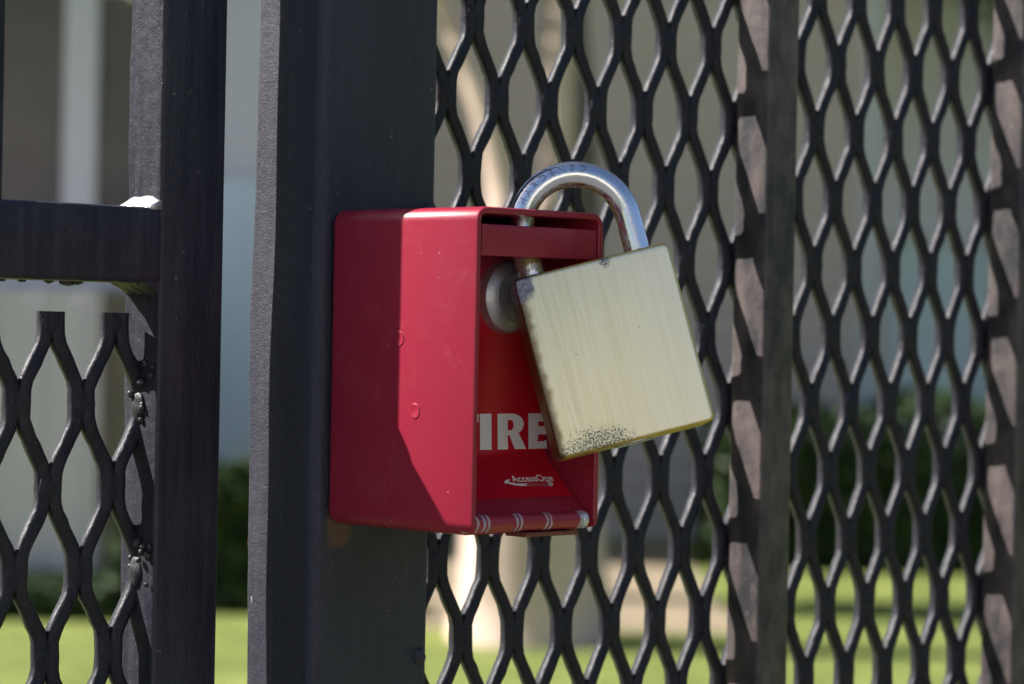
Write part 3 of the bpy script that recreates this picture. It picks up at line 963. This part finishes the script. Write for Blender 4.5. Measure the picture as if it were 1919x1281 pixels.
# piano hinge along the bottom: knuckles, chalky chipped rings, pin
hn, hz, hr = 0.0774, -0.1402, 0.0026
hu0, hu1 = -0.0612, -0.0152
kn = [(-0.0614, -0.0574), (-0.0570, -0.0441), (-0.0437, -0.0317), (-0.0313, -0.0176)]
hb2 = MB()


def tube_u(mb, u0, u1, r, n_=hn, z_=hz, ch=0.0003):
    rings = []
    for u, rr in ((u0, r - ch), (u0 + ch, r), (u1 - ch, r), (u1, r - ch)):
        rings.append([box.V(u, n_ + rr * math.cos(a), z_ + rr * math.sin(a)) for a in [2 * math.pi * s / 24 for s in range(24)]])
    mb.rings(rings)


for a_, b__ in kn: tube_u(hb2, a_, b__, hr)
hinge = hb2.build('hinge', M_red, box.e)
ch_ = MB()
for a_, b__ in kn:
    # ragged worn band at each knuckle end
    for (u, d) in ((a_, 1), (b__, -1)):
        rings = []
        for q in range(2):
            rings.append([box.V(u + d * (0.00025 + q * (0.0006 + 0.0004 * abs(math.sin(3.1 * s + u * 900)))), hn + (hr + 0.00005) * math.cos(a), hz + (hr + 0.00005) * math.sin(a)) for s, a in [(s, 2 * math.pi * s / 28) for s in range(28)]])
        ch_.rings(rings, cap=False)
ch_.build('worn_edge', M_chip, hinge)
pn = MB(); tube_u(pn, -0.0614, -0.0150, hr - 0.0004); tube_u(pn, -0.0166, -0.0146, hr + 0.0001); pn.build('hinge_pin', M_pin, hinge)
fp = MB(); fp.rings([[box.V(u, n, z) for n, z in rrect(0.0700, 0.0786, -0.1447, -0.1433, 0.0004, 2)] for u in (-0.040, -0.0178)]); fp.build('bottom_lip', M_rust, box.e)

# ------------------------------------------------------------------ padlock
leg1 = g2w(-0.0339, 0.0730, -0.0679)
al, ps, chh = R(15.0), R(7.5), R(5.5)
w0 = Vector((math.cos(al), 0, math.sin(al))); h0 = Vector((-math.sin(al), 0, math.cos(al))); t0 = Vector((0, -1, 0))
tt = t0 * math.cos(ps) + w0 * math.sin(ps); ww = w0 * math.cos(ps) - t0 * math.sin(ps)
hh = h0 * math.cos(chh) - tt * math.sin(chh); tt = tt * math.cos(chh) + h0 * math.sin(chh)
LS = 0.0328                                     # spacing of the legs
PM = Matrix((ww, -tt, hh)).transposed().to_4x4()
PM.translation = leg1 + ww * (LS / 2)           # local origin: middle of the top face; x across, -y to the viewer
pad = empty('padlock', (0, 0, 0), 0, 'brushed brass padlock with rusting steel shackle hanging open-side through the red box', 'padlock')
pad['label'] = 'brushed brass padlock with rusting steel shackle hanging in front of the red box'
pad.matrix_world = PM
T_ = 0.0152
bx0, bx1, bz0, bz1 = -0.0232, 0.0248, -0.0549, 0.0
mb = MB(); rings = []
r_c, r_e = 0.0022, 0.0012
layers = []
for a in range(6):
    an = R(90 * a / 5)
    layers.append((-T_ / 2 + r_e * (1 - math.sin(an)), r_e * (1 - math.cos(an))))
lay = [(y, i) for (y, i) in reversed(layers)] + [(-y, i) for (y, i) in layers]
seen = []
for y, i in lay:
    rings.append([(x, y, z) for x, z in rrect(bx0 + i, bx1 - i, bz0 + i, bz1 - i, max(r_c - i, 0.0008), 5)])
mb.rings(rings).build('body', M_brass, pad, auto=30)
# keyway plug, stamped lens on the bottom
mb = MB(); mb.rings([[(0.001 + r_ * math.cos(a), 0.000 + r_ * 0.9 * math.sin(a), z) for a in [2 * math.pi * s / 30 for s in range(30)]] for z, r_ in ((bz0 + 0.002, 0.0064), (bz0 - 0.0003, 0.0064), (bz0 - 0.0005, 0.0058))])
mb.build('keyway', M_cyl, pad)
# shackle
rad_s, Ls = 0.0039, 0.0112
ra = LS / 2
path = [(-ra, -0.012), (-ra, -0.006), (-ra, 0.0), (-ra, Ls * 0.5)]
path += [(-ra * math.cos(R(180 * i / 28)), Ls + ra * math.sin(R(180 * i / 28))) for i in range(29)]
path += [(ra, Ls * 0.5), (ra, 0.0), (ra, -0.006), (ra, -0.012)]
mb = MB(); rings = []; rustv = []
ms = 28
for i, (x, z) in enumerate(path):
    a = path[max(i - 1, 0)]; b = path[min(i + 1, len(path) - 1)]
    t = Vector((b[0] - a[0], 0, b[1] - a[1])).normalized()
    nx = Vector((t.z, 0, -t.x))         # towards the inside of the bend
    if z > Ls: c = Vector((0, 0, Ls)) - Vector((x, 0, z)); nx = c.normalized()
    else: nx = Vector((1 if x < 0 else -1, 0, 0))
    ring = []
    for s in range(ms):
        an = 2 * math.pi * s / ms
        k = 1.0
        d = nx * math.cos(an) + Vector((0, 1, 0)) * math.sin(an)
        ring.append(tuple(Vector((x, 0, z)) + d * rad_s))
        rv = 0.62 * max(0, math.cos(an) + 0.10)
        if x < 0 and z < Ls * 0.9: rv = max(rv, 0.74)
        if x < 0 and z < 0.0035: rv = 0.50
        if x > 0 and z < 0.002: rv = max(rv, 0.45)
        rustv.append(rv)
    rings.append(ring)
sh = mb.rings(rings).build('shackle', M_steel, pad)
at = sh.data.attributes.new('rust', 'FLOAT', 'POINT')
for i, rv in enumerate(rustv[:len(sh.data.vertices)]): at.data[i].value = rv
# stamped word along the bend
word = 'HARDENED'
ev = []; ef = []
for i, chx in enumerate(word):
    v, f = text2d(chx, 0.0028, 0.00003, 1.05)
    if not v: continue
    xs = [p[0] for p in v]; cx = (min(xs) + max(xs)) / 2
    an = R(141 - i * 10.2)
    rr0 = ra + 0.0004
    base = len(ev)
    for x, y, _ in v:
        # y runs outward from the bend centre
        rad_ = rr0 + y
        a2 = an - (x - cx) / rr0
        off = rad_ - ra
        yy = -math.sqrt(max(rad_s ** 2 - off ** 2, 0)) - 0.00004
        ev.append((rad_ * math.cos(a2), yy, Ls + rad_ * math.sin(a2)))
    ef += [tuple(base + q for q in ff) for ff in f]
mesh_obj('stamped_word', ev, ef, M_engr, sh, smooth=False)

# ------------------------------------------------------------------ render settings
scene.render.engine = 'CYCLES'
scene.render.resolution_x = 1024
scene.render.resolution_y = 684
scene.cycles.use_denoising = True
scene.cycles.max_bounces = 6
